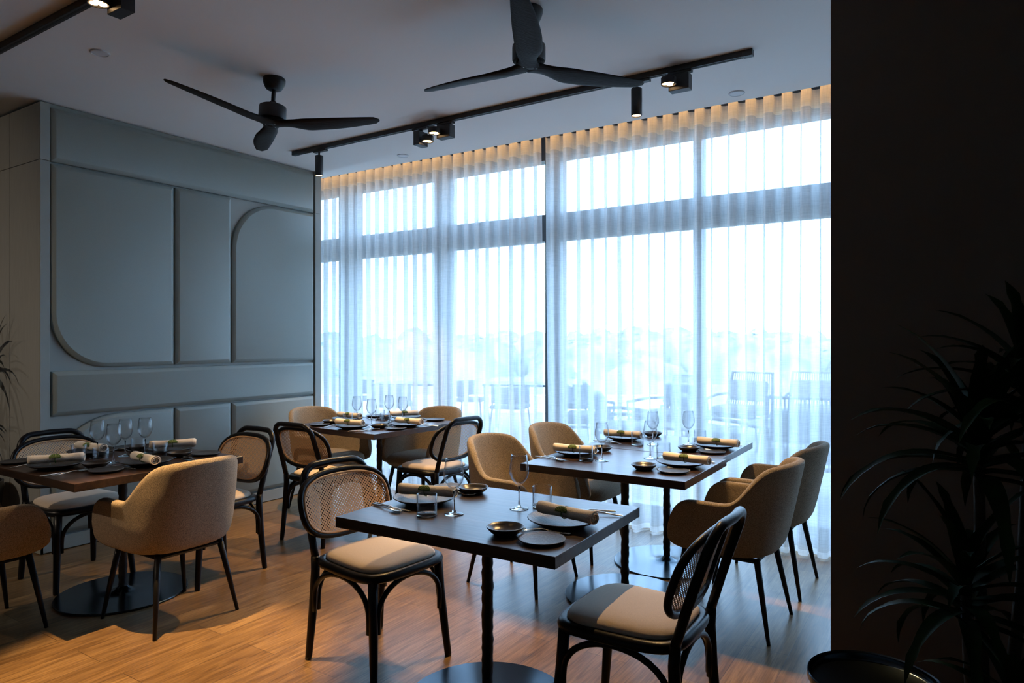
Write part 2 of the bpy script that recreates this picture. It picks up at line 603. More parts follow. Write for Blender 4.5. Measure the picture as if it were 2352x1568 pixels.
upholstered(3.530, 4.395, 1.225, 2.592, (S_, S_, S_, 0.42))
upholstered(2.172, 4.395, 0.905, 1.205)
upholstered(2.165, 3.022, 0.112, 0.892, (S_, S_, S_, 0.44))
upholstered(3.034, 3.518, 0.112, 0.892)
upholstered(3.530, 4.395, 0.112, 0.892)
struct('baseboard_left', MB().box(-5.10, -5.052, 2.10, 4.40, 0.006, 0.098).box(X0, -5.052, 2.098, 2.12, 0.006, 0.08), M['trim'], smooth=False, bevel=0.002)

# foreground pillar
struct('wall_pillar', MB().box(-0.386, 1.5, 2.75, 3.25, 0, CEIL), M['pillar'], smooth=False, bevel=0.004)

# ------------------------------------------------------------------ windows
FZ0, FZ1 = 0.0, 3.22
struct('wall_far_left', MB().box(X0, -6.35, WINY - 0.05, WINY + 0.25, 0, 3.35), M['wall'], smooth=False)
struct('wall_far_right', MB().box(1.35, X1, WINY - 0.05, WINY + 0.25, 0, 3.35), M['wall'], smooth=False)
mull = [(-6.35, -6.28), (-5.485, -5.250), (-4.180, -4.040), (-2.961, -2.815), (-1.668, -1.605), (-0.52, -0.36), (0.28, 0.44), (1.28, 1.35)]
for i in range(len(mull) - 1):
    a, b = mull[i], mull[i + 1]
    W = empty('window_%d' % (i + 1), None, None, (0, WINY, 0))
    W['kind'] = 'structure'
    x0 = a[0] if i == 0 else (a[0] + a[1]) / 2
    x1 = b[1] if i == len(mull) - 2 else (b[0] + b[1]) / 2
    m = MB()
    m.box(x0, a[1], 0, 0.12, 0, FZ1)
    m.box(b[0], x1, 0, 0.12, 0, FZ1)
    m.box(a[1], b[0], 0, 0.10, 2.262, 2.49)
    m.box(a[1], b[0], 0, 0.12, 2.955, FZ1)
    m.box(a[1], b[0], 0, 0.12, 0, 0.125)
    m.obj('window_frame', M['frame'], W, smooth=False)
    MB().box(a[1], b[0], 0.05, 0.058, 0.12, 2.264).box(a[1], b[0], 0.05, 0.058, 2.488, 2.958).obj('window_pane', M['pane'], W, smooth=False)

# ------------------------------------------------------------------ sheer curtains
def curtain(xa, xb, label, seed):
    rnd = random.Random(seed)
    per = 0.118
    n = int(round((xb - xa) / per))
    per = (xb - xa) / n
    sub = 14
    zs = [0.012, 0.05, 0.3, 0.6, 0.9, 1.2, 1.5, 1.8, 2.1, 2.4, 2.65, 2.82, 2.905, 2.935, 3.0, 3.06]
    ph = [rnd.uniform(-1, 1) for _ in range(n + 2)]
    ph2 = [rnd.uniform(-1, 1) for _ in range(n + 2)]
    am = [rnd.uniform(0.72, 1.2) for _ in range(n + 2)]
    P = []
    for i in range(n * sub + 1):
        s = i / sub
        k = int(s); fr = s - k
        e = fr * fr * (3 - 2 * fr)
        d1 = ph[k] * (1 - e) + ph[k + 1] * e
        d2 = ph2[k] * (1 - e) + ph2[k + 1] * e
        a_ = am[k] * (1 - e) + am[k + 1] * e
        row = []
        for z in zs:
            dn = 1 - z / 3.06
            ang = 2 * PI * s
            A = 0.047 * (1 + (a_ - 1) * min(1, dn * 2))
            x = xa + s * per - 0.0130 * math.sin(2 * ang) * (1.0 + 0.35 * dn * d2) + 0.022 * dn ** 0.7 * d1 + 0.008 * dn * math.sin(z * 2.1 + k)
            y = 4.82 + A * math.sin(ang + 0.5 * dn * d2) + 0.018 * dn * d2
            row.append((x, y, z))
        P.append(row)
    root = empty('curtain', label, 'curtain', ((xa + xb) / 2, 4.82, 0), 0, 'sheer curtains along the window wall')
    c = Vector(root.location)
    P = [[tuple(Vector(p) - c) for p in row] for row in P]
    MB().grid([[p for p in row[1:14]] for row in P]).obj('curtain_fabric', M['sheer'], root)
    MB().grid([[p for p in row[13:]] for row in P]).obj('heading_tape', M['tape'], root)
    MB().grid([[p for p in row[:2]] for row in P]).obj('curtain_hem', M['hem'], root)
    return root
curtain(-6.25, -2.835, 'white sheer curtain left of the dark gap, behind the corner table', 3)
curtain(-2.795, 1.33, 'white sheer curtain right of the dark gap, behind the joined tables', 5)
rail = MB().box(-6.3, 1.34, 4.80, 4.84, 3.08, 3.22).obj('curtain_rail', M['white'], None, smooth=False)
tag(rail, 'white curtain rail hidden up in the ceiling slot above the sheers', 'curtain rail')
strip = MB().box(-6.3, 1.34, 4.665, 4.685, 3.195, 3.212).obj('led_strip', M['ledstrip'], None, smooth=False)
tag(strip, 'warm light strip tucked in the ceiling slot above the curtain headings', 'light strip')

# ------------------------------------------------------------------ tables
def make_table(name, sx, sy, cx, cy_, rz, label, group, pole=(0, 0)):
    t = empty(name, label, 'table', (cx, cy_, 0), rz, group)
    MB().box(-sx / 2, sx / 2, -sy / 2, sy / 2, 0.712, 0.752).obj('tabletop', M['tabletop'], t, smooth=False, bevel=0.0025)
    px, py = pole
    MB().box(px - 0.2, px + 0.2, py - 0.03, py + 0.03, 0.702, 0.7125).box(px - 0.03, px + 0.03, py - 0.2, py + 0.2, 0.702, 0.7125).obj('mounting_plate', M['iron'], t, smooth=False)
    rnd = random.Random(int(cx * 100))
    pts = []; rad = []
    K = 44
    for i in range(K + 1):
        z = 0.02 + (0.703 - 0.02) * i / K
        pts.append((px + rnd.uniform(-.0012, .0012), py + rnd.uniform(-.0012, .0012), z))
        rad.append(0.0215 + rnd.uniform(-0.0016, 0.0022) + (0.0016 if (i % 7) in (0, 1) else 0))
    MB().tube(pts, rad, 14).obj('pole', M['iron'], t)
    MB().lathe([(0, 0), (0.326, 0), (0.331, 0.004), (0.331, 0.009), (0.328, 0.012), (0.12, 0.0125), (0.08, 0.016), (0.045, 0.026), (0.0245, 0.044), (0.0, 0.044)], 72, (px, py, 0)).obj('base_plate', M['base'], t, autosmooth=35)
    return t
GT2 = 'rectangular dark wood tables for two'
GT4 = 'square dark wood tables for four'
make_table('dining_table', 0.93, 0.735, -1.510, 2.190, R(2.0), 'dark walnut pedestal table in front centre, nearest to the viewer', GT2, (-0.02, 0.0))
make_table('dining_table', 0.905, 0.735, -1.523, 3.500, R(0.8), 'dark pedestal table, near half of the joined pair, nearer the viewer', GT2, (-0.015, 0.03))
make_table('dining_table', 0.88, 0.71, -1.545, 4.232, R(0.3), 'dark pedestal table, far half of the joined pair, right by the curtain', GT2, (0.0, -0.03))
make_table('dining_table', 0.93, 0.90, -3.885, 2.005, R(0.5), 'square dark pedestal table at far left by the panelled wall', GT4, (-0.03, 0.035))
make_table('dining_table', 0.92, 0.93, -3.865, 4.005, R(-3.0), 'square dark pedestal table in the back corner by the curtain', GT4, (0.02, 0.0))

# ------------------------------------------------------------------ bentwood cane chair (faces +Y)
def make_cane_chair():
    t = empty('cane_chair', 'x', 'chair', group='black bentwood cane chairs')
    def seat_outline(off=0.0, n=40):
        pts = []
        for i in range(n):
            a = 2 * PI * i / n
            c, s = math.cos(a), math.sin(a)
            e = 2 / 4.2
            x = math.copysign(abs(c) ** e, c); y = math.copysign(abs(s) ** e, s)
            hw = 0.219 + 0.011 * y
            pts.append(((hw + off) * x, 0.005 + (0.222 + off) * y))
        return pts
    o1 = seat_outline(); m = MB()
    prof = [(-0.012, 0.426), (0.0, 0.424), (0.008, 0.430), (0.010, 0.442), (0.006, 0.454), (-0.004, 0.460), (-0.020, 0.460), (-0.030, 0.455)]
    rings = [[(x, y, z) for x, y in seat_outline(off)] for off, z in prof]
    n = 40
    for r_ in rings: m.v += r_
    for i in range(len(rings) - 1):
        for q in range(n):
            q2 = (q + 1) % n
            m.f.append((i * n + q, i * n + q2, (i + 1) * n + q2, (i + 1) * n + q))
    m.f.append(tuple(range(n))[::-1])
    m.f.append(tuple((len(rings) - 1) * n + q for q in range(n)))
    m.obj('seat_frame', M['black'], t)
    m = MB(); rings = []
    for off, z in [(-0.022, 0.456), (-0.020, 0.466), (-0.026, 0.476), (-0.045, 0.485), (-0.085, 0.492), (-0.14, 0.495), (-0.19, 0.496)]:
        rings.append([(x, y, z) for x, y in seat_outline(off)])
    for r_ in rings: m.v += r_
    for i in range(len(rings) - 1):
        for q in range(n):
            q2 = (q + 1) % n
            m.f.append((i * n + q, i * n + q2, (i + 1) * n + q2, (i + 1) * n + q))
    m.f.append(tuple(range(n))[::-1])
    m.f.append(tuple((len(rings) - 1) * n + q for q in range(n)))
    m.obj('seat_cushion', M['beige'], t)
    # front legs
    for s in (-1, 1):
        MB().tube([(s * 0.186, 0.185, 0.435), (s * 0.192, 0.193, 0.30), (s * 0.212, 0.222, 0.012), (s * 0.2125, 0.223, 0.0)], [0.021, 0.0205, 0.0155, 0.014], 12).obj('leg', M['black'], t)
    # rear legs run up to the seat, lean back and join as the top bow
    for s in (-1, 1):
        MB().tube([(s * 0.204, -0.236, 0.0), (s * 0.203, -0.232, 0.02), (s * 0.193, -0.212, 0.25), (s * 0.188, -0.205, 0.40), (s * 0.187, -0.209, 0.46)], [0.014, 0.0155, 0.0195, 0.0195, 0.0185], 12).obj('leg', M['black'], t)
    def lean(z): return -0.209 - 0.30 * (z - 0.46) - 0.04 * max(0, z - 0.62)
    pts = [(-0.187, lean(0.44) , 0.44), (-0.187, lean(0.5), 0.50), (-0.186, lean(0.58), 0.58), (-0.184, lean(0.66), 0.66), (-0.182, lean(0.72), 0.72)]
    rr = 0.085; zc = 0.838 - rr
    for i in range(9):
        a = R(180 - 90 * i / 8)
        pts.append((-0.182 + rr + rr * math.cos(a), lean(zc + rr * math.sin(a)), zc + rr * math.sin(a)))
    left = pts
    pts = left + [(0, lean(0.838) - 0.008, 0.840)] + [(-x, y, z) for x, y, z in reversed(left)]
    MB().tube(pts, 0.0168, 12).obj('back_bow', M['black'], t)
    # oval cane panel in front of the bow
    W, H, zc = 0.247, 0.138, 0.668
    def pan(u, v):          # u across, v up
        return (u, lean(zc + v) + 0.027 + 0.42 * u * u, zc + v)
    def stad(off, n=64):
        out = []
        for i in range(n):
            a = 2 * PI * i / n
            c, s = math.cos(a), math.sin(a)
            e = 2 / 2.75
            out.append((math.copysign(abs(c) ** e, c) * (W + off), math.copysign(abs(s) ** e, s) * (H + off)))
        return out
    MB().tube([pan(u, v) for u, v in stad(0)], 0.0135, 10, closed=True).obj('panel_frame', M['black'], t)
    bind = MB().tube([tuple(Vector(pan(u, v)) + Vector((0, 0.0125, 0))) for u, v in stad(-0.0135)], 0.0052, 8, closed=True).obj('cane_binding', M['canebind'], t)
    m = MB(); m.uv = []
    ring = stad(-0.006)
    steps = 7
    for k in range(steps):
        f = 1 - k / steps
        for u, v in ring:
            p = Vector(pan(u * f, v * f)) + Vector((0, 0.004, 0))
            m.v.append(tuple(p)); m.uv.append((u * f, v * f))
    m.v.append(tuple(Vector(pan(0, 0)) + Vector((0, 0.004, 0)))); m.uv.append((0, 0))
    n = len(ring)
    for k in range(steps - 1):
        for q in range(n):
            q2 = (q + 1) % n
            m.f.append((k * n + q, k * n + q2, (k + 1) * n + q2, (k + 1) * n + q))
    for q in range(n):
        m.f.append(((steps - 1) * n + q, (steps - 1) * n + (q + 1) % n, steps * n))
    m.obj('cane_panel', M['cane'], t, smooth=True)
    # bentwood braces under the seat, one per side
    def arch(a, b, zl, zt):
        a = Vector(a); b = Vector(b); pts = []
        for i in range(19):
            th = PI * i / 18
            f = 0.5 - 0.5 * math.cos(th)
            p = a.lerp(b, f)
            p.z = zl + (zt - zl) * min(1, math.sin(th)) ** 0.8
            pts.append(p)
        pts = [Vector((pts[0].x, pts[0].y, zl - 0.05))] + pts + [Vector((pts[-1].x, pts[-1].y, zl - 0.05))]
        MB().tube(pts, 0.0115, 8).obj('brace', M['black'], t)
    arch((-0.176, 0.205, 0), (0.176, 0.205, 0), 0.27, 0.418)
    arch((-0.204, 0.180, 0), (-0.200, -0.196, 0), 0.27, 0.418)
    arch((0.204, 0.180, 0), (0.200, -0.196, 0), 0.27, 0.418)
    arch((-0.170, -0.208, 0), (0.170, -0.208, 0), 0.27, 0.418)
    return t
cane = make_cane_chair()
GC = 'black bentwood chairs with cane backs'
# rz: chair faces +Y at 0 ; facing +X = -90deg ; facing -X = +90deg ; facing -Y = 180
place(cane, (-2.160, 2.245, 0), R(-96), 'black bentwood cane-back chair at the left end of the front table', GC)
place(cane, (-0.945, 2.265, 0), R(90), 'black bentwood cane-back chair at the right end of the front table, cane seen edge-on', GC)
place(cane, (-4.42, 2.035, 0), R(-90), 'black cane-back chair at the far left table, its back to the corner post', GC)
place(cane, (-3.81, 2.51, 0), R(180), 'black cane-back chair at the far left table, close to the panelled wall side', GC)
place(cane, (-3.82, 3.44, 0), R(2), 'black cane-back chair on the near side of the back corner table', GC)
place(cane, (-3.335, 4.07, 0), R(84), 'black cane-back chair on the right side of the back corner table', GC)

# ------------------------------------------------------------------ upholstered armchair (faces +Y)
def make_armchair():
    t = empty('armchair', 'x', 'chair', group='camel armchairs')
    Wd, Dp, L = 0.256, 0.220, 0.268
    NT = 49
    def path(s, kw, kd):
        """s in -1..1, returns plan point (x,y) and side weight"""
        arm = 0.40
        a = abs(s); sg = math.copysign(1, s)
        if a > 1 - arm:
            f = (a - (1 - arm)) / arm
            return (sg * Wd * kw, 0.0 + f * L * (0.94 + 0.06 * kd))
        th = (a / (1 - arm)) * PI / 2
        e = 2 / 2.7
        return (sg * Wd * kw * abs(math.sin(th)) ** e, -Dp * kd * abs(math.cos(th)) ** e)
    def ztop(s):
        a = abs(s)
        def sm(x): x = max(0, min(1, x)); return x * x * (3 - 2 * x)
        z = 0.838 - 0.022 * (a / 0.3) ** 2 if a < 0.3 else 0.816
        z = z + (0.640 - z) * sm((a - 0.27) / 0.31)
        if a > 0.80:
            f = (a - 0.80) / 0.20
            z = 0.46 + (z - 0.46) * math.sqrt(max(0, 1 - f ** 2.2))
        return z
    def zbot(s):
        a = abs(s)
        if a > 0.80:
            f = (a - 0.80) / 0.20
            return 0.385 + 0.055 * (1 - math.sqrt(max(0, 1 - f * f)))
        return 0.385
    P = []
    NV = 12
    for i in range(NT):
        s = -1 + 2 * i / (NT - 1)
        row = []
        zt = ztop(s); zb = zbot(s)
        back = max(0, 1 - abs(s) / 0.55)
        back = back * back * (3 - 2 * back)
        for j in range(NV + 1):
            v = j / NV
            z = zb + (zt - zb) * v
            h = (z - 0.385)
            bulge = math.sqrt(max(0, 1 - (1 - min(1, h / 0.13)) ** 2))
            kw = 0.80 + 0.20 * bulge + 0.10 * max(0, h - 0.1) / 0.3
            kd = 0.80 + 0.20 * bulge
            x, y = path(s, kw, kd)
            y -= back * 0.30 * max(0, h - 0.08) * 0.75
            x *= 1 - 0.16 * back * max(0, h - 0.27) / 0.18
            row.append((x, y, z))
        P.append(row)
    sh = MB().grid(P).obj('shell', M['boucle'], t, solid=0.042, subsurf=1)
    sh.modifiers['solid'].offset = 0.0
    # seat cushion
    m = MB(); rings = []
    n = 36
    def outl(off):
        pts = []
        for i in range(n):
            a = 2 * PI * i / n
            c, s = math.cos(a), math.sin(a)
            e = 2 / 3.4
            pts.append(((0.226 + off) * math.copysign(abs(c) ** e, c), 0.045 + (0.245 + off) * math.copysign(abs(s) ** e, s)))
        return pts
    prof = [(-0.06, 0.374), (-0.02, 0.378), (0.008, 0.395), (0.014, 0.42), (0.006, 0.447), (-0.02, 0.466), (-0.07, 0.476), (-0.13, 0.479), (-0.2, 0.48)]
    for off, z in prof: m.v += [(x, y, z) for x, y in outl(off)]
    for i in range(len(prof) - 1):
        for q in range(n):
            q2 = (q + 1) % n
            m.f.append((i * n + q, i * n + q2, (i + 1) * n + q2, (i + 1) * n + q))
    m.f.append(tuple(range(n))[::-1]); m.f.append(tuple((len(prof) - 1) * n + q for q in range(n)))
    m.obj('seat_cushion', M['boucle'], t)
    # metal under-frame
    f = MB()
    c4 = [(-0.165, -0.145), (0.165, -0.145), (0.165, 0.205), (-0.165, 0.205)]
    for i in range(4):
        a, b = c4[i], c4[(i + 1) % 4]
        f.tube([(a[0], a[1], 0.362), (b[0], b[1], 0.362)], 0.013, 4)
    f.obj('under_frame', M['leg'], t, smooth=False)
    for sx, sy in ((-1, -1), (1, -1), (1, 1), (-1, 1)):
        x0, y0 = sx * 0.165, (0.205 if sy > 0 else -0.145)
        x1, y1 = sx * 0.222, (0.262 if sy > 0 else -0.215)
        MB().tube([(x0, y0, 0.375), ((x0 + x1) / 2, (y0 + y1) / 2, 0.19), (x1, y1, 0.0)], [0.0165, 0.0135, 0.009], 10).obj('leg', M['leg'], t)
    return t
arm = make_armchair()
GA = 'camel upholstered armchairs on thin black legs'
place(arm, (-3.385, 2.02, 0), R(90), 'camel armchair seen from behind at the far left table, lit warm', GA)
place(arm, (-3.985, 1.33, 0), R(0), 'camel armchair cut off by the left edge of the picture', GA)
place(arm, (-4.47, 4.02, 0), R(-94), 'camel armchair in the back corner, left side of the corner table', GA)
place(arm, (-3.75, 4.45, 0), R(178), 'camel armchair in front of the curtain, behind the corner table', GA)
place(arm, (-2.175, 3.445, 0), R(-92), 'camel armchair left of the joined tables, nearer of the two there', GA)
place(arm, (-2.165, 4.13, 0), R(-94), 'camel armchair left of the joined tables, farther one by the curtain', GA)
place(arm, (-0.935, 3.545, 0), R(88), 'camel armchair right of the joined tables, nearer of the two there', GA)
place(arm, (-0.915, 4.20, 0), R(88), 'camel armchair right of the joined tables, farther one by the curtain', GA)

# ------------------------------------------------------------------ tableware prototypes
def mk_plate():
    o = MB().lathe([(0, 0.004), (0.055, 0.004), (0.062, 0.0), (0.070, 0.0), (0.085, 0.006), (0.112, 0.015), (0.1265, 0.023), (0.1285, 0.0245), (0.1275, 0.0265), (0.124, 0.0262), (0.108, 0.019), (0.085, 0.0125), (0.06, 0.0105), (0.03, 0.010), (0, 0.010)], 56).obj('dinner_plate', M['plate'])
    return tag(o, 'x', 'plate', 'black dinner plates')
def mk_bread():
    o = MB().lathe([(0, 0), (0.058, 0), (0.066, 0.003), (0.0785, 0.0095), (0.0795, 0.0115), (0.078, 0.0130), (0.070, 0.0105), (0.04, 0.0085), (0, 0.0085)], 44).obj('bread_plate', M['plate'])
    return tag(o, 'x', 'plate', 'small flat black bread plates')
def mk_dish():
    o = MB().lathe([(0, 0), (0.038, 0), (0.044, 0.004), (0.058, 0.016), (0.0650, 0.0255), (0.0650, 0.028), (0.0625, 0.028), (0.055, 0.0195), (0.042, 0.010), (0.03, 0.0075), (0, 0.007)], 44).obj('shallow_dish', M['dish'])
    return tag(o, 'x', 'dish', 'shallow black dishes')
def mk_wine():
    bowl_o = [(0.0042, 0.092), (0.010, 0.0965), (0.022, 0.106), (0.033, 0.122), (0.0390, 0.142), (0.0385, 0.160), (0.0350, 0.185), (0.0315, 0.212)]
    bowl_i = [(0.0303, 0.2125), (0.0338, 0.185), (0.0373, 0.160), (0.0378, 0.142), (0.0316, 0.123), (0.020, 0.108), (0.008, 0.1005), (0, 0.099)]
    t = empty('wine_glass', 'x', 'glass', group='stemmed wine glasses')
    MB().lathe([(0.0034, 0.088)] + bowl_o + bowl_i, 32).obj('bowl', M['thinglass'], t)
    MB().lathe([(0, 0.0885), (0.0036, 0.0885), (0.0034, 0.06), (0.0036, 0.035), (0.0048, 0.018), (0.0085, 0.0095), (0, 0.0095)][::-1], 20).obj('stem', M['glass'], t)
    MB().lathe([(0, 0.0004), (0.036, 0.0004), (0.0375, 0.0012), (0.036, 0.0022), (0.022, 0.0045), (0.0085, 0.0090), (0, 0.0090)], 32).obj('foot', M['glass'], t)
    return t
def mk_tumbler():
    t = empty('water_tumbler', 'x', 'glass', group='straight water tumblers')
    MB().lathe([(0.0385, 0.0095), (0.0388, 0.082), (0.0380, 0.0827), (0.0372, 0.082), (0.0370, 0.0095)], 36).obj('glass_wall', M['thinglass'], t)
    MB().lathe([(0, 0.0004), (0.0365, 0.0004), (0.0385, 0.002), (0.0385, 0.0092), (0.036, 0.0088), (0.030, 0.0075), (0, 0.007)], 36).obj('glass_bottom', M['glass'], t, autosmooth=50)
    return t
def mk_napkin():
    t = empty('rolled_napkin', 'x', 'napkin', group='rolled cream napkins')
    # spiral roll along X
    n = 62; turns = 2.6; Ln = 0.245
    P = []
    for i in range(n):
        f = i / (n - 1)
        a = 2 * PI * turns * f
        r = 0.006 + 0.0205 * f
        row = []
        for j in range(15):
            x = -Ln / 2 + Ln * j / 14
            pin = 1 - 0.13 * math.exp(-(x / 0.03) ** 2)
            row.append((x + 0.004 * math.sin(a * 0.5), r * math.cos(a) * pin * 1.10, 0.0255 + r * math.sin(a) * 0.90 * pin + 0.0012 * math.sin(x * 60 + a)))
        P.append(row)
    MB().grid(P).obj('linen_roll', M['napkin'], t, solid=0.0028)
    pts = [(0.004, 0.0264 * math.cos(a), 0.0255 + 0.0212 * math.sin(a)) for a in [2 * PI * i / 24 for i in range(24)]]
    MB().tube(pts, 0.0018, 6, closed=True).obj('stem_tie', M['leafring'], t)
    m = MB()
    # half-oval fan leaf laid over the side of the roll facing up
    cz = 0.0505
    poly = []
    for i in range(19):
        a = PI * i / 18
        poly.append((0.036 * math.cos(a), 0.030 * math.sin(a)))
    base = [(x, -0.004 + 0.6 * abs(0) - 0.0 * x) for x in (-0.036, -0.018, 0, 0.018, 0.036)]
    def lay(x, q):     # wrap onto the roll: q measured round the surface
        a = R(160) - q / 0.0285
        return (x + 0.004, 0.0305 * -math.cos(a) , 0.0262 + 0.0272 * math.sin(a))
    V = []
    for q_ in range(6):
        for i in range(13):
            x = -0.026 + 0.052 * i / 12
            top = 0.021 * math.sqrt(max(0, 1 - (x / 0.0265) ** 2)) + 0.001
            V.append([x, -0.004 + (top + 0.004) * q_ / 5])
    P = [[lay(V[q_ * 13 + i][0], V[q_ * 13 + i][1]) for i in range(13)] for q_ in range(6)]
    lf = MB().grid(P).obj('fan_leaf', M['leafring'], t, solid=0.0012)
    r_ = MB()
    for k in range(7):
        th = R(25 + 130 * k / 6)
        pts = []
        for q_ in range(5):
            d = 0.004 + 0.0175 * q_ / 4
            x = d * math.cos(th) * 1.15; q = -0.004 + d * math.sin(th)
            p = Vector(lay(x, q)); p.z += 0.0009; p.y += (0.0006 if p.y > 0 else -0.0006)
            pts.append(p)
        r_.tube(pts, 0.0009, 4)
    r_.obj('leaf_rib', M['leafrib'], lf)
    t.rotation_euler = (0, 0, 0)
    return t
def strip_mesh(sec):
    """sections: (y, halfwidth, z, thickness) lofted along Y"""
    m = MB(); rows = []
    for y, hw, z, th in sec:
        rows.append([(-hw, y, z), (-hw * 0.5, y, z + th * 0.8), (0, y, z + th), (hw * 0.5, y, z + th * 0.8), (hw, y, z), (hw * 0.5, y, z - th * 0.2), (-hw * 0.5, y, z - th * 0.2), (-hw, y, z)])
    m.grid(rows)
    k = 8; n = len(rows)
    m.f.append(tuple(range(7))); m.f.append(tuple((n - 1) * k + i for i in range(7)))
    return m
HND = [(-0.10, 0.0045, 0.003, 0.003), (-0.097, 0.0075, 0.003, 0.0035), (-0.07, 0.0065, 0.004, 0.0035), (-0.03, 0.0042, 0.007, 0.003), (0.0, 0.0034, 0.0105, 0.003), (0.025, 0.0034, 0.0085, 0.003)]
def mk_fork():
    m = strip_mesh(HND + [(0.042, 0.008, 0.005, 0.0022), (0.050, 0.0115, 0.0035, 0.002), (0.064, 0.012, 0.003, 0.002)])
    for k in range(4):
        x = -0.0102 + 0.0068 * k
        m.tube([(x, 0.063, 0.004), (x, 0.080, 0.004), (x, 0.095, 0.007), (x, 0.102, 0.0095)], [0.0016, 0.0016, 0.0014, 0.0008], 6)
    return tag(m.obj('fork', M['steel']), 'x', 'fork', 'table forks')
def mk_knife():
    m = strip_mesh([(-0.11, 0.005, 0.003, 0.005), (-0.105, 0.0075, 0.003, 0.0055), (-0.06, 0.0068, 0.003, 0.0055), (-0.015, 0.0058, 0.003, 0.005), (-0.005, 0.006, 0.003, 0.003), (0.01, 0.0095, 0.003, 0.0016), (0.07, 0.0098, 0.003, 0.0013), (0.095, 0.0075, 0.003, 0.001), (0.108, 0.002, 0.003, 0.0006)])
    return tag(m.obj('knife', M['steel']), 'x', 'knife', 'table knives')
def mk_spoon():
    m = strip_mesh(HND)
    P = []
    for i in range(13):
        a = PI * i / 12
        y = 0.0585 - 0.0345 * math.cos(a)
        hw = 0.019 * math.sin(a) ** 0.75 + 0.0006
        row = []
        for j in range(9):
            q = -1 + 2 * j / 8
            row.append((hw * q, y, 0.0085 - 0.0068 * (1 - q * q) * math.sin(a)))
        P.append(row)
    m.grid(P)
    o = m.obj('spoon', M['steel'], solid=0.0008)
    return tag(o, 'x', 'spoon', 'table spoons')
PR = dict(plate=mk_plate(), bread=mk_bread(), dish=mk_dish(), wine=mk_wine(), tumbler=mk_tumbler(), napkin=mk_napkin(), fork=mk_fork(), knife=mk_knife(), spoon=mk_spoon())
TZ = 0.7525
def setting(cx, cy_, ang, where, **ov):
    """cx,cy: point on the table edge in front of the diner; ang: diner's heading (deg, 0 = +Y, -90 = +X)"""
    a = R(ang)
    ca, sa = math.cos(a), math.sin(a)
    pos = dict(plate=(0.0, 0.155, 0), napkin=(0.0, 0.150, 90), bread=(-0.205, 0.115, 0), dish=(-0.19, 0.265, 0), wine=(0.115, 0.375, 0), tumbler=(0.19, 0.320, 0),
               fork=(-0.165, 0.165, 8), knife=(0.165, 0.150, -3), spoon=(0.192, 0.115, -10))
    pos.update(ov)
    txt = dict(plate='black stoneware dinner plate under the napkin, ', napkin='rolled cream napkin tied with a green leaf, ', bread='flat black bread plate, ', dish='small shallow black dish, ',
               wine='empty stemmed wine glass, ', tumbler='empty straight water tumbler, ', fork='steel fork, ', knife='steel knife, ', spoon='steel spoon, ')
    for k, p in pos.items():
        if p is None: continue
        X, Y, rz = p
        x = cx + X * ca - Y * sa
        y = cy_ + X * sa + Y * ca
        z = TZ
        if k == 'napkin': z = TZ + 0.0238
        if k == 'fork': z = TZ + 0.0005
        g = PR[k].get('group')
        place(PR[k], (x, y, z), a + R(rz), txt[k] + where, g)

setting(-1.042, 2.195, 92, 'right end of the front table', plate=(-0.01, 0.150, 0), napkin=(-0.03, 0.125, 78), bread=(-0.235, 0.115, 0), dish=(-0.225, 0.262, 0), fork=(-0.137, 0.165, 12), wine=(0.105, 0.40, 0), tumbler=(0.175, 0.335, 0), knife=(0.215, 0.155, 14), spoon=(0.185, 0.10, 6))
setting(-1.978, 2.180, -88, 'left end of the front table', plate=(0.02, 0.150, 0), napkin=(0.02, 0.165, -76), bread=(-0.225, 0.095, 0), dish=(-0.225, 0.225, 0), wine=(0.115, 0.365, 0), tumbler=(0.185, 0.29, 0), spoon=(0.182, 0.09, -14), knife=(0.160, 0.10, -8))
setting(-1.070, 3.525, 91, 'right end of the near joined table', plate=(0.0, 0.145, 0), napkin=(-0.04, 0.105, 84), bread=(-0.19, 0.125, 0), dish=(-0.195, 0.278, 0), fork=(-0.128, 0.160, 10), wine=(0.13, 0.365, 0), tumbler=(0.205, 0.315, 0))
setting(-1.975, 3.500, -89, 'left end of the near joined table', plate=(-0.03, 0.135, 0), napkin=(0.055, 0.165, -84), bread=(-0.22, 0.10, 0), dish=(-0.235, 0.20, 0), wine=(0.07, 0.34, 0), tumbler=(0.115, 0.265, 0), spoon=(0.165, 0.09, -30), knife=(0.17, 0.08, -4))
setting(-1.103, 4.195, 90, 'right end of the far joined table', plate=(0.02, 0.135, 0), napkin=(-0.05, 0.10, 88), bread=(-0.17, 0.10, 0), dish=(-0.185, 0.235, 0), wine=(0.08, 0.325, 0), tumbler=(0.17, 0.28, 0), fork=(-0.118, 0.15, 8))
setting(-1.987, 4.225, -90, 'left end of the far joined table', plate=(-0.01, 0.135, 0), napkin=(0.06, 0.155, -84), bread=(-0.25, 0.10, 0), dish=(-0.27, 0.235, 0), wine=(0.09, 0.375, 0), tumbler=(0.16, 0.30, 0), spoon=(0.13, 0.09, -30), knife=(0.165, 0.10, -6))
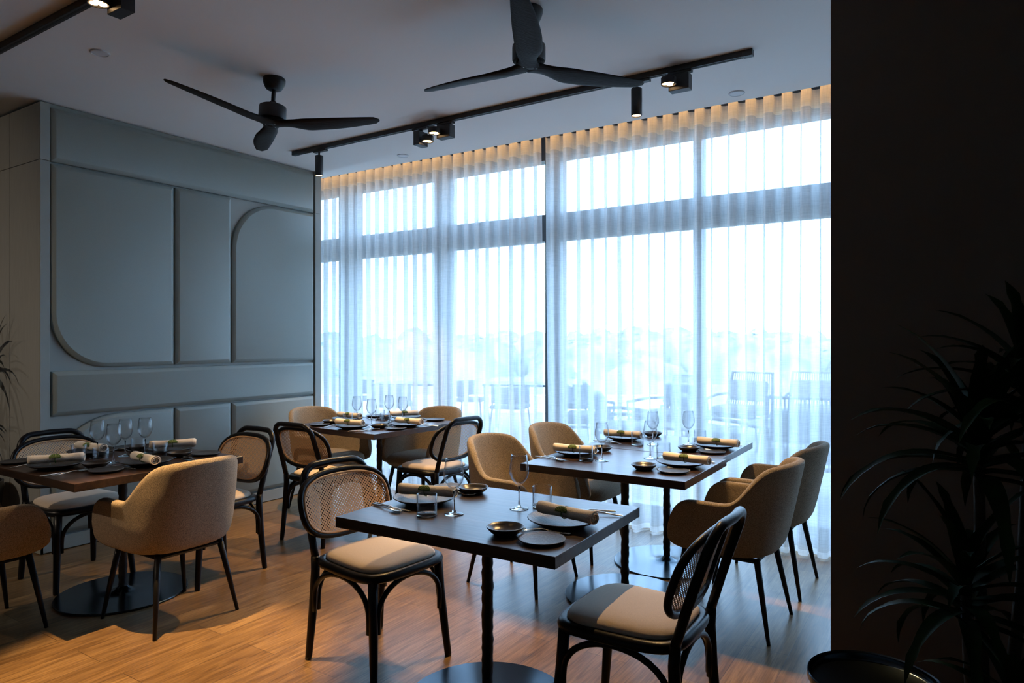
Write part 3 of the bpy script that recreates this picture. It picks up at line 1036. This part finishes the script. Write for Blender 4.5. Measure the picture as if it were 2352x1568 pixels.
# far left table, four settings
setting(-3.90, 1.555, 0, 'viewer side of the far left table', plate=(-0.03, 0.150, 0), napkin=(-0.02, 0.150, 240), bread=(-0.36, 0.10, 0), dish=None, wine=(0.085, 0.385, 0), tumbler=(0.03, 0.345, 0), spoon=(0.20, 0.13, 4), knife=(0.165, 0.10, 6), fork=(-0.215, 0.11, 6))
setting(-3.42, 1.99, 90, 'right-hand side of the far left table', plate=(0.02, 0.20, 0), napkin=(-0.03, 0.125, 84), bread=(-0.195, 0.185, 0), dish=(-0.165, 0.345, 0), wine=(0.195, 0.53, 0), tumbler=(0.20, 0.385, 0), fork=(-0.10, 0.21, 6), knife=(0.21, 0.10, -6), spoon=(0.235, 0.14, -12))
setting(-3.87, 2.455, 180, 'panelled wall side of the far left table', plate=(0.04, 0.135, 0), napkin=(0.03, 0.13, 62), bread=(-0.225, 0.085, 0), dish=(-0.16, 0.205, 0), wine=(0.115, 0.365, 0), tumbler=(0.19, 0.25, 0))
setting(-4.35, 2.02, -90, 'far side of the far left table', plate=(0.0, 0.14, 0), napkin=(0.02, 0.165, -86), bread=(-0.225, 0.095, 0), dish=(-0.235, 0.225, 0), wine=(0.045, 0.29, 0), tumbler=(0.12, 0.24, 0))
# back corner table, four settings
setting(-3.85, 3.54, -3, 'near side of the corner table', plate=(0.04, 0.13, 0), napkin=(0.05, 0.10, 190), bread=(-0.30, 0.10, 0), dish=(-0.325, 0.230, 0), wine=(0.10, 0.27, 0), tumbler=(0.16, 0.37, 0), fork=(-0.16, 0.11, 4), spoon=(0.24, 0.12, -6), knife=(0.21, 0.08, -20))
setting(-3.405, 4.00, 87, 'right-hand side of the corner table', plate=(-0.03, 0.135, 0), napkin=(-0.06, 0.07, 92), bread=(-0.20, 0.075, 0), dish=(-0.225, 0.225, 0), wine=(0.09, 0.29, 0), tumbler=(0.0, 0.40, 0), fork=(-0.12, 0.15, 6), knife=(0.10, 0.04, 4), spoon=(0.16, 0.16, -10))
setting(-3.86, 4.47, 177, 'curtain side of the corner table', plate=(0.0, 0.135, 0), napkin=(0.0, 0.15, 60), bread=(-0.265, 0.06, 0), dish=(-0.215, 0.215, 0), wine=(-0.01, 0.33, 0), tumbler=(0.13, 0.30, 0))
setting(-4.325, 4.00, -93, 'left-hand side of the corner table', plate=(0.0, 0.14, 0), napkin=(0.02, 0.18, -88), bread=(-0.33, 0.10, 0), dish=(-0.27, 0.28, 0), wine=(0.055, 0.31, 0), tumbler=(0.14, 0.30, 0), knife=(0.15, 0.14, -3), spoon=None)

# ------------------------------------------------------------------ ceiling fans
def make_fan():
    t = empty('ceiling_fan', 'x', 'ceiling fan', group='three-blade ceiling fans')
    # origin at the ceiling point
    MB().lathe([(0, 0), (0.062, 0), (0.066, -0.006), (0.066, -0.022), (0.062, -0.036), (0.060, -0.040), (0.052, -0.058), (0.044, -0.068), (0.030, -0.072), (0, -0.072)], 40).obj('canopy', M['lampblack'], t, autosmooth=40)
    MB().tube([(0, 0, -0.065), (0, 0, -0.150)], 0.0125, 14).obj('down_rod', M['lampblack'], t)
    MB().lathe([(0, -0.142), (0.018, -0.144), (0.030, -0.166), (0.068, -0.170), (0.078, -0.176), (0.080, -0.186), (0.080, -0.244), (0.076, -0.252), (0, -0.252)], 44).obj('motor_housing', M['lampblack'], t, autosmooth=40)
    for k in range(3):
        a0 = R(120 * k)
        P = []
        NR = 26
        for i in range(NR + 1):
            f = i / NR
            r = 0.0 + 0.66 * f
            # half chord ahead / behind of the blade axis
            lead = 0.042 + 0.024 * math.sin(PI * min(1, max(0, (f - 0.12) / 0.9))) - 0.0
            g = max(0, min(1, (f - 0.10) / 0.25)); g = g * g * (3 - 2 * g)
            root = 0.042
            wd = root + (0.065 - root) * g
            wd *= 1 - 0.48 * max(0, (f - 0.5) / 0.5) ** 1.6
            if f > 0.95: wd *= math.sqrt(max(0.05, 1 - ((f - 0.95) / 0.053) ** 2))
            if f < 0.12: wd = 0.060 - 0.15 * f
            pitch = -R(2 + 10 * g - 3 * f * g)
            z = -0.276 + 0.020 * g * f - 0.012 * g * (1 - f)
            sweep = 0.014 * math.sin(PI * f) * g
            th = 0.012 * (1 - f) + 0.0045
            if f < 0.15: th = 0.016
            row = []
            for q in range(14):
                an = 2 * PI * q / 14
                cx_ = math.cos(an) * wd + sweep
                cz_ = math.sin(an) * th
                row.append((r, cx_ * math.cos(pitch) - cz_ * math.sin(pitch), z + cx_ * math.sin(pitch) + cz_ * math.cos(pitch)))
            P.append(row)
        m = MB()
        for row in P:
            m.v += [(x * math.cos(a0) - y * math.sin(a0), x * math.sin(a0) + y * math.cos(a0), z) for x, y, z in row]
        for i in range(NR):
            for q in range(14):
                q2 = (q + 1) % 14
                m.f.append((i * 14 + q, (i + 1) * 14 + q, (i + 1) * 14 + q2, i * 14 + q2))
        m.f.append(tuple(range(14))); m.f.append(tuple(NR * 14 + q for q in range(14))[::-1])
        m.obj('fan_blade', M['bladewood'], t)
    m = MB()
    MB().lathe([(0, -0.250), (0.062, -0.252), (0.064, -0.262), (0.055, -0.284), (0.04, -0.2905), (0, -0.2915)], 30).obj('blade_hub', M['bladewood'], t)
    for k in range(6):
        a = R(60 * k + 20)
        m.lathe([(0, -0.0955 - 0.196), (0.0035, -0.0950 - 0.196), (0.0035, -0.0925 - 0.196), (0, -0.0925 - 0.196)], 8, (0.036 * math.cos(a), 0.036 * math.sin(a), 0))
    m.obj('hub_screws', M['chrome'], t)
    return t
fan = make_fan()
f1 = place(fan, (-3.466, 2.706, CEIL), R(28), 'black three-blade ceiling fan on the left, hung before the panelled wall', 'three-blade ceiling fans')
f1.rotation_euler = (R(-3.4), R(-0.6), R(28))
f1.rotation_euler = Matrix.Rotation(R(-3.4), 3, 'X').to_4x4().to_3x3().__matmul__(Matrix.Rotation(R(28), 3, 'Z')).to_euler()
f2 = place(fan, (-1.714, 2.798, CEIL), R(58), 'black three-blade ceiling fan cut off by the top edge of the picture', 'three-blade ceiling fans')

# ------------------------------------------------------------------ track lights
def spot(name, loc, energy, size=70, blend=0.5, color=WARM, parent=None, target=None, radius=0.016):
    d = bpy.data.lights.new(name, 'SPOT')
    d.energy = energy
    d.spot_size = R(size)
    d.spot_blend = blend
    d.color = color
    d.shadow_soft_size = radius
    o = bpy.data.objects.new(name, d)
    col.objects.link(o)
    if parent: o.parent = parent
    o.location = loc
    if target is not None:
        v = Vector(target) - Vector(loc)
        o.rotation_euler = v.to_track_quat('-Z', 'Y').to_euler()
    return o
def track(x0, x1, y, label):
    t = empty('lighting_track', label, 'lighting track', ((x0 + x1) / 2, y, CEIL), 0, 'black ceiling light tracks')
    h = (x1 - x0) / 2
    MB().box(-h, h, -0.018, 0.018, -0.034, 0.0).obj('rail', M['lampblack'], t, smooth=False, bevel=0.002)
    MB().box(-h + 0.06, h - 0.06, -0.005, 0.005, -0.0352, -0.030).obj('contact_slot', M['gap'], t, smooth=False)
    MB().box(-h - 0.004, -h + 0.05, -0.019, 0.019, -0.0355, -0.001).obj('end_cap', M['lampblack'], t, smooth=False, bevel=0.001)
    MB().box(h - 0.05, h + 0.004, -0.019, 0.019, -0.0355, -0.001).obj('end_cap', M['lampblack'], t, smooth=False, bevel=0.001)
    return t
TY = 3.85
track(-4.68, -0.93, TY, 'long black track across the ceiling in front of the windows')
track(-6.6, -1.2, 1.60, 'black track crossing the top left corner of the picture')

def cylinder_lamp(x, y, label, energy, tgt):
    t = empty('cylinder_spotlight', label, 'spotlight', (x, y, CEIL - 0.036), 0, 'black cylinder spotlights on the track')
    MB().box(-0.055, 0.085, -0.017, 0.017, -0.016, 0.0).obj('track_adapter', M['lampblack'], t, smooth=False, bevel=0.002)
    MB().tube([(0, 0, -0.014), (0, 0, -0.048)], 0.008, 10).obj('pivot', M['lampblack'], t)
    MB().lathe([(0, -0.044), (0.030, -0.044), (0.0325, -0.047), (0.0325, -0.206), (0.031, -0.2085), (0.0285, -0.2085), (0.0275, -0.19), (0, -0.19)], 32).obj('lamp_body', M['lampblack'], t, autosmooth=40)
    MB().lathe([(0, -0.2005), (0.0272, -0.2005), (0.0272, -0.2035), (0, -0.2035)], 28).obj('lamp_face', M['led'], t, autosmooth=40)
    spot('lamp_glow', (0, 0, -0.215), energy, 66, 0.45, parent=t, target=tgt)
    return t
def disc_lamp(x, y, side, label, energy, tgt, size=62, tone=WARM):
    """round three-lens head hung beside its driver box; side -1: box on the left"""
    t = empty('disc_spotlight', label, 'spotlight', (x, y, CEIL - 0.036), 0, 'three-lens disc spotlights on tracks')
    MB().box(-0.07, 0.07, -0.017, 0.017, -0.014, 0.0).obj('track_adapter', M['lampblack'], t, smooth=False, bevel=0.002)
    MB().tube([(0, 0, -0.012), (0, 0, -0.034)], 0.016, 12).obj('pivot', M['lampblack'], t)
    if side < 0:
        MB().box(-0.028, 0.028, -0.050, 0.050, -0.132, -0.030).obj('driver_box', M['lampblack'], t, smooth=False, bevel=0.003)
        hx, hy = 0.077, -0.012
        MB().tube([(0.026, hy, -0.090), (0.045, hy, -0.090)], 0.010, 10).obj('joint', M['lampblack'], t)
    else:
        MB().box(-0.060, 0.060, -0.030, 0.030, -0.112, -0.020).obj('driver_box', M['lampblack'], t, smooth=False, bevel=0.003)
        hx, hy = -0.042, -0.075
        MB().tube([(hx, -0.028, -0.065), (hx, hy + 0.04, -0.065)], 0.010, 10).obj('joint', M['lampblack'], t)
    z = -0.092 if side < 0 else -0.068
    MB().lathe([(0, z + 0.020), (0.040, z + 0.020), (0.0435, z + 0.016), (0.0435, z - 0.020), (0.042, z - 0.022), (0.0395, z - 0.020), (0.038, z - 0.012), (0, z - 0.012)], 32, (hx, hy, 0)).obj('lamp_head', M['lampblack'], t, autosmooth=40)
    for k in range(3):
        a = R(90 + 120 * k)
        MB().lathe([(0, z - 0.013), (0.0165, z - 0.013), (0.0165, z - 0.018), (0, z - 0.0195)], 20, (hx + 0.0195 * math.cos(a), hy + 0.0195 * math.sin(a), 0)).obj('lens', M['led'], t, autosmooth=40)
    spot('lamp_glow', (hx, hy, z - 0.03), energy, size, 0.5, color=tone, parent=t, target=tgt)
    return t
E1 = 145
cylinder_lamp(-4.369, TY, 'slim black cylinder spotlight hanging at the left end of the long track', E1, (0.4, 0.3, -2.5))
cylinder_lamp(-1.603, TY, 'slim black cylinder spotlight hanging below the right fan blade', E1, (-0.1, -0.2, -2.5))
disc_lamp(-3.288, TY, -1, 'disc spotlight with narrow driver box, left of the pair on the long track', E1, (0.1, -0.4, -2.5))
disc_lamp(-3.055, TY, 1, 'disc spotlight with wide driver box, right of the pair on the long track', E1, (0.1, -1.6, -2.5))
disc_lamp(-1.335, TY, 1, 'disc spotlight near the right end of the long track', E1, (0.0, -0.9, -2.5))
disc_lamp(-3.085, 1.60, 1, 'disc spotlight at the top left edge, on the corner track', 620, (0.16, 0.02, -2.5), 34)
track(-7.2, -3.4, -0.80, 'black track added out of frame to carry two fill spotlights')  # unseen track, added only to hold the two fill lamps below
disc_lamp(-6.4, -0.80, 1, 'added fill spotlight out of frame, left one aimed at the veneer wall', 26, (0.7, 2.9, -1.5), 80, (1.0, 0.86, 0.70))  # added lamp, brightens the recess wall
disc_lamp(-4.6, -0.80, 1, 'added fill spotlight out of frame, right one aimed at the panelled wall', 90, (-0.2, 3.4, -1.3), 80, (1.0, 0.80, 0.60))  # added lamp, warm fill on the panelled wall
disc_lamp(-1.9, 1.60, 1, 'added fill spotlight out of frame at the right of the corner track', 4, (-0.3, 0.5, -2.5))  # unseen lamp added along the corner track for extra light

for x, y, lb in ((-3.96, 1.94, 'round white ceiling speaker above the far left table'), (-3.99, 4.44, 'round white ceiling detector over the back corner'), (-1.18, 4.48, 'round white ceiling detector near the curtain on the right')):
    o = MB().lathe([(0, 0), (0.050, 0), (0.050, -0.004), (0.046, -0.007), (0.043, -0.0075), (0.042, -0.0055), (0.0, -0.0055)], 36, (0, 0, 0)).obj('ceiling_disc', M['white'], autosmooth=40)
    o.location = (x, y, CEIL)
    tag(o, lb, 'ceiling speaker' if 'speaker' in lb else 'detector', 'round white discs on the ceiling')

# ------------------------------------------------------------------ plants
def leaf_blade(m, base, az, elev, L, wid, droop, rnd):
    n = 10
    p = Vector(base)
    d = elev
    pts = []
    for i in range(n + 1):
        pts.append(p.copy())
        d -= droop / n * (0.4 + 1.3 * i / n)
        p = p + Vector((math.cos(az) * math.cos(d), math.sin(az) * math.cos(d), math.sin(d))) * (L / n)
    side = Vector((-math.sin(az), math.cos(az), 0))
    rows = []
    for i, q in enumerate(pts):
        f = i / n
        w_ = wid * (0.35 + 0.65 * math.sin(PI * min(1, f * 1.15 + 0.12) ** 0.9)) if f < 0.75 else wid * max(0.02, (1 - f) / 0.25) * 0.72
        t = (pts[min(i + 1, n)] - pts[max(i - 1, 0)]).normalized()
        nrm = side.cross(t)
        rows.append([q - side * w_ + nrm * w_ * -0.35, q, q + side * w_ + nrm * w_ * -0.35])
    m.grid(rows)
def dracaena(x, y, crowns, label, group, pot, mat, ylim):
    t = empty('potted_dracaena', label, 'plant', (x, y, 0), 0, group)
    r, h = pot
    MB().lathe([(0, 0), (r * 0.62, 0), (r * 0.70, 0.01), (r * 0.93, h * 0.6), (r, h * 0.94), (r, h), (r - 0.012, h), (r - 0.014, h - 0.03), (0, h - 0.03)], 44).obj('pot', M['pot'], t, autosmooth=40)
    MB().lathe([(0, h - 0.022), (r - 0.02, h - 0.024), (r - 0.02, h - 0.03), (0, h - 0.03)], 24).obj('soil', M['soil'], t)
    rnd = random.Random(int(abs(x) * 1000))
    for (cx_, cy_, cz, nl, L, wd) in crowns:
        pts = [(cx_ * 0.3, cy_ * 0.3, h - 0.03), (cx_ * 0.8, cy_ * 0.8, h + (cz - h) * 0.5), (cx_, cy_, cz)]
        MB().tube(pts, [0.016, 0.014, 0.012], 8).obj('trunk', M['stem'], t)
        m = MB()
        for i in range(nl):
            f = i / nl
            az = i * 2.39996 + rnd.uniform(-.2, .2)
            el = R(80 - 75 * (1 - f) ** 0.8 + rnd.uniform(-8, 8))
            Lf = L * rnd.uniform(0.8, 1.12) * (1 - 0.2 * f)
            room = (ylim - y - cy_) / max(0.05, math.sin(az)) if math.sin(az) > 0 else 9
            if room < Lf * 0.95: Lf = max(0.12, room * 1.0)
            leaf_blade(m, (cx_, cy_, cz - 0.10 + 0.13 * f), az, el, Lf, wd, R(40 + 55 * (1 - f)), rnd)
        m.obj('foliage', mat, t)
    return t
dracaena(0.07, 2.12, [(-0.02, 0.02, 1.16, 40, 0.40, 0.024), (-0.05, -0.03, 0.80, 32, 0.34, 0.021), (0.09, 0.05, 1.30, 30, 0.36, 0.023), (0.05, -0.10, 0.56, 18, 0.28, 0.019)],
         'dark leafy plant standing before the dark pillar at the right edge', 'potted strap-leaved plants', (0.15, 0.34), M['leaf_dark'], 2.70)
dracaena(-5.50, 1.84, [(-0.17, -0.06, 1.40, 30, 0.45, 0.019), (-0.24, -0.10, 1.02, 22, 0.36, 0.016)],
         'strap-leaved plant at the left edge, only leaf tips and pot rim showing', 'potted strap-leaved plants', (0.21, 0.47), M['leaf'], 2.06)

# round tray table at the lower right
t = empty('side_table', 'round black tray-top side table at the lower right before the plant', 'side table', (-0.205, 2.315, 0))
MB().lathe([(0, 0.372), (0.170, 0.372), (0.180, 0.376), (0.185, 0.385), (0.186, 0.404), (0.183, 0.407), (0.179, 0.404), (0.177, 0.388), (0.168, 0.381), (0, 0.381)], 60).obj('tray_top', M['base'], t, autosmooth=45)
MB().tube([(0, 0, 0.01), (0, 0, 0.373)], 0.016, 14).obj('pole', M['leg'], t)
MB().lathe([(0, 0), (0.13, 0), (0.13, 0.008), (0.03, 0.012), (0, 0.012)], 40).obj('base_plate', M['leg'], t, autosmooth=40)

# ------------------------------------------------------------------ terrace and land outside
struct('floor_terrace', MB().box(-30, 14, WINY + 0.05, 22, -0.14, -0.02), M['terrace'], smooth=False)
struct('floor_meadow', MB().box(-160, 120, 22, 180, -1.2, -1.0), M['meadow'], smooth=False)
fw = Vector((-math.sin(YAW), math.cos(YAW), 0)); rt = Vector((math.cos(YAW), math.sin(YAW), 0))
lw = MB().box(-11, 3.5, -0.15, 0.15, -0.04, 0.31).obj('garden_wall', M['lowwall'], None, smooth=False, bevel=0.01)
lw.location = fw * 13.6
lw.rotation_euler = (0, 0, YAW)
tag(lw, 'low white wall closing the terrace outside the curtain', 'garden wall')
m = MB()
rnd = random.Random(11)
for i in range(230):
    d = rnd.uniform(26, 75)
    u = rnd.uniform(-0.5, 0.75)
    c = fw * d + rt * (u * d)
    top = rnd.uniform(0.2, 1.3) + (d - 26) / 49 * 1.5
    r = rnd.uniform(0.9, 2.2) * (0.6 + d / 60)
    NU, NVv = 10, 6
    P = []
    ph = rnd.uniform(0, 6)
    for a in range(NU):
        row = []
        for b in range(NVv + 1):
            th = PI / 2 * b / NVv
            rr = r * (1 + 0.22 * math.sin(3 * 2 * PI * a / NU + ph + b) + rnd.uniform(-.1, .1))
            row.append((c.x + rr * math.cos(th) * math.cos(2 * PI * a / NU), c.y + rr * math.cos(th) * math.sin(2 * PI * a / NU), -1.05 + (top + 1.05) * math.sin(th) * (1 + rnd.uniform(-.06, .06))))
        P.append(row)
    m.grid(P, closed_u=True)
o = m.obj('scrubland', M['bush'], None)
tag(o, 'pale green scrub bushes on the land beyond the terrace wall', 'bushes', kind='stuff')

def outdoor_chair():
    t = empty('terrace_chair', 'x', 'chair', group='terrace lounge chairs')
    # faces +Y
    f = MB()
    f.tube([(-0.36, -0.30, 0.30), (-0.31, -0.44, 0.92), (0.31, -0.44, 0.92), (0.36, -0.30, 0.30)], 0.019, 8)
    f.tube([(-0.36, 0.34, 0.32), (0.36, 0.34, 0.32), (0.36, -0.30, 0.30), (-0.36, -0.30, 0.30)], 0.018, 8, closed=True)
    f.obj('chair_frame', M['outframe'], t)
    for s in (-1, 1):
        MB().tube([(s * 0.355, 0.36, 0.56), (s * 0.36, 0.0, 0.60), (s * 0.335, -0.36, 0.60)], 0.02, 8).obj('armrest', M['outframe'], t)
    c = MB()
    for i in range(19):
        f_ = -1 + 2 * (i + 0.5) / 19
        c.tube([(f_ * 0.35, -0.30, 0.31), (f_ * 0.305, -0.44, 0.915)], 0.006, 5)
    c.obj('cord_back', M['outcord'], t)
    for sx in (-1, 1):
        for sy in (-1, 1):
            MB().tube([(sx * 0.34, 0.33 if sy > 0 else -0.29, 0.32), (sx * 0.40, 0.40 if sy > 0 else -0.38, -0.02)], [0.018, 0.012], 8).obj('leg', M['outframe'], t)
            if sy > 0: MB().tube([(sx * 0.345, 0.335, 0.31), (sx * 0.355, 0.36, 0.565)], 0.015, 6).obj('arm_post', M['outframe'], t)
    MB().box(-0.33, 0.33, -0.26, 0.34, 0.335, 0.455).obj('seat_cushion', M['outcush'], t, smooth=True, bevel=0.045)
    q = Matrix.Translation((0, -0.30, 0.64)) @ Matrix.Rotation(R(14), 4, 'X')
    MB().box(-0.29, 0.29, -0.02, 0.10, -0.14, 0.16, q).obj('back_cushion', M['outcush'], t, smooth=True, bevel=0.04)
    return t
oc = outdoor_chair()
GO = 'rope-back lounge chairs on the terrace'
for i, (x, y, rz, lb) in enumerate([
    (-1.13, 6.65, 8, 'dark rope-back lounge chair outside, nearest the curtain at far right, back turned'),
    (-2.25, 7.45, -72, 'rope-back lounge chair outside, side-on just right of the slim window post'),
    (-2.63, 10.2, 172, 'rope-back lounge chair outside, facing in, beyond the low table at right'),
    (-1.75, 10.8, 186, 'rope-back lounge chair outside, farthest right, by the white wall'),
    (-3.20, 7.3, -60, 'rope-back lounge chair outside, near one seen through the middle pane'),
    (-3.30, 8.9, 150, 'rope-back lounge chair outside, behind the middle pane, facing in'),
    (-4.10, 8.1, -70, 'rope-back lounge chair outside, just right of the curtain gap')]):
    place(oc, (x, y, 0), R(rz), lb, GO)
def outdoor_table(x, y, r, h, label):
    t = empty('terrace_table', label, 'table', (x, y, -0.02), 0, 'round tables on the terrace')
    MB().lathe([(0, h - 0.03), (r, h - 0.03), (r, h), (0, h)], 36).obj('tabletop', M['outcush'], t, autosmooth=40)
    for k in range(3):
        a = R(120 * k + 20)
        MB().tube([(0.6 * r * math.cos(a), 0.6 * r * math.sin(a), h - 0.02), (0.85 * r * math.cos(a), 0.85 * r * math.sin(a), 0)], 0.015, 8).obj('leg', M['outframe'], t)
outdoor_table(-1.85, 8.75, 0.42, 0.42, 'low round table outside between the right-hand lounge chairs')
outdoor_table(-2.75, 8.15, 0.38, 0.40, 'low round table outside behind the middle pane')
def dining_set(x, y, rz, label, i):
    t = empty('terrace_dining_table', label, 'table', (x, y, -0.02), R(rz), 'tall dining tables on the terrace')
    MB().box(-0.6, 0.6, -0.4, 0.4, 0.72, 0.75).obj('tabletop', M['outframe'], t, smooth=False)
    for sx in (-1, 1):
        for sy in (-1, 1):
            MB().box(sx * 0.56 - 0.02, sx * 0.56 + 0.02, sy * 0.36 - 0.02, sy * 0.36 + 0.02, 0, 0.72).obj('leg', M['outframe'], t, smooth=False)
def outdoor_dining_chair():
    t = empty('terrace_dining_chair', 'x', 'chair', group='dining chairs on the terrace')
    MB().box(-0.25, 0.25, -0.24, 0.24, 0.42, 0.47).obj('seat', M['outcush'], t, smooth=True, bevel=0.02)
    P = [[(0.27 * math.sin(a), -0.27 * math.cos(a) * 0.95, z) for z in (0.50, 0.60, 0.74)] for a in [R(-100 + 200 * i / 16) for i in range(17)]]
    MB().grid(P).obj('backrest', M['outcush'], t, solid=0.02)
    for sx in (-1, 1):
        for sy in (-1, 1):
            MB().tube([(sx * 0.22, sy * 0.21, 0.72 if sy < 0 else 0.5), (sx * 0.21, sy * 0.21, 0.44), (sx * 0.26, sy * 0.26, -0.02)], 0.012, 6).obj('leg', M['outframe'], t)
    return t
dc = outdoor_dining_chair()
dining_set(-5.7, 9.2, 20, 'dark dining table outside just left of the curtain gap', 0)
dining_set(-7.3, 8.4, 25, 'dark dining table outside behind the back corner table', 1)
GD = 'tub dining chairs on the terrace'
for x, y, rz, lb in ((-4.72, 8.95, 110, 'tub dining chair outside, nearest the curtain gap'), (-5.45, 8.38, 18, 'tub dining chair outside at the near side of the right dining table'), (-6.62, 9.0, -70, 'tub dining chair outside between the two dining tables'),
                     (-7.05, 7.62, 22, 'tub dining chair outside at the near side of the left dining table'), (-8.2, 8.2, -70, 'tub dining chair outside, farthest left')):
    place(dc, (x, y, 0), R(rz), lb, GD)
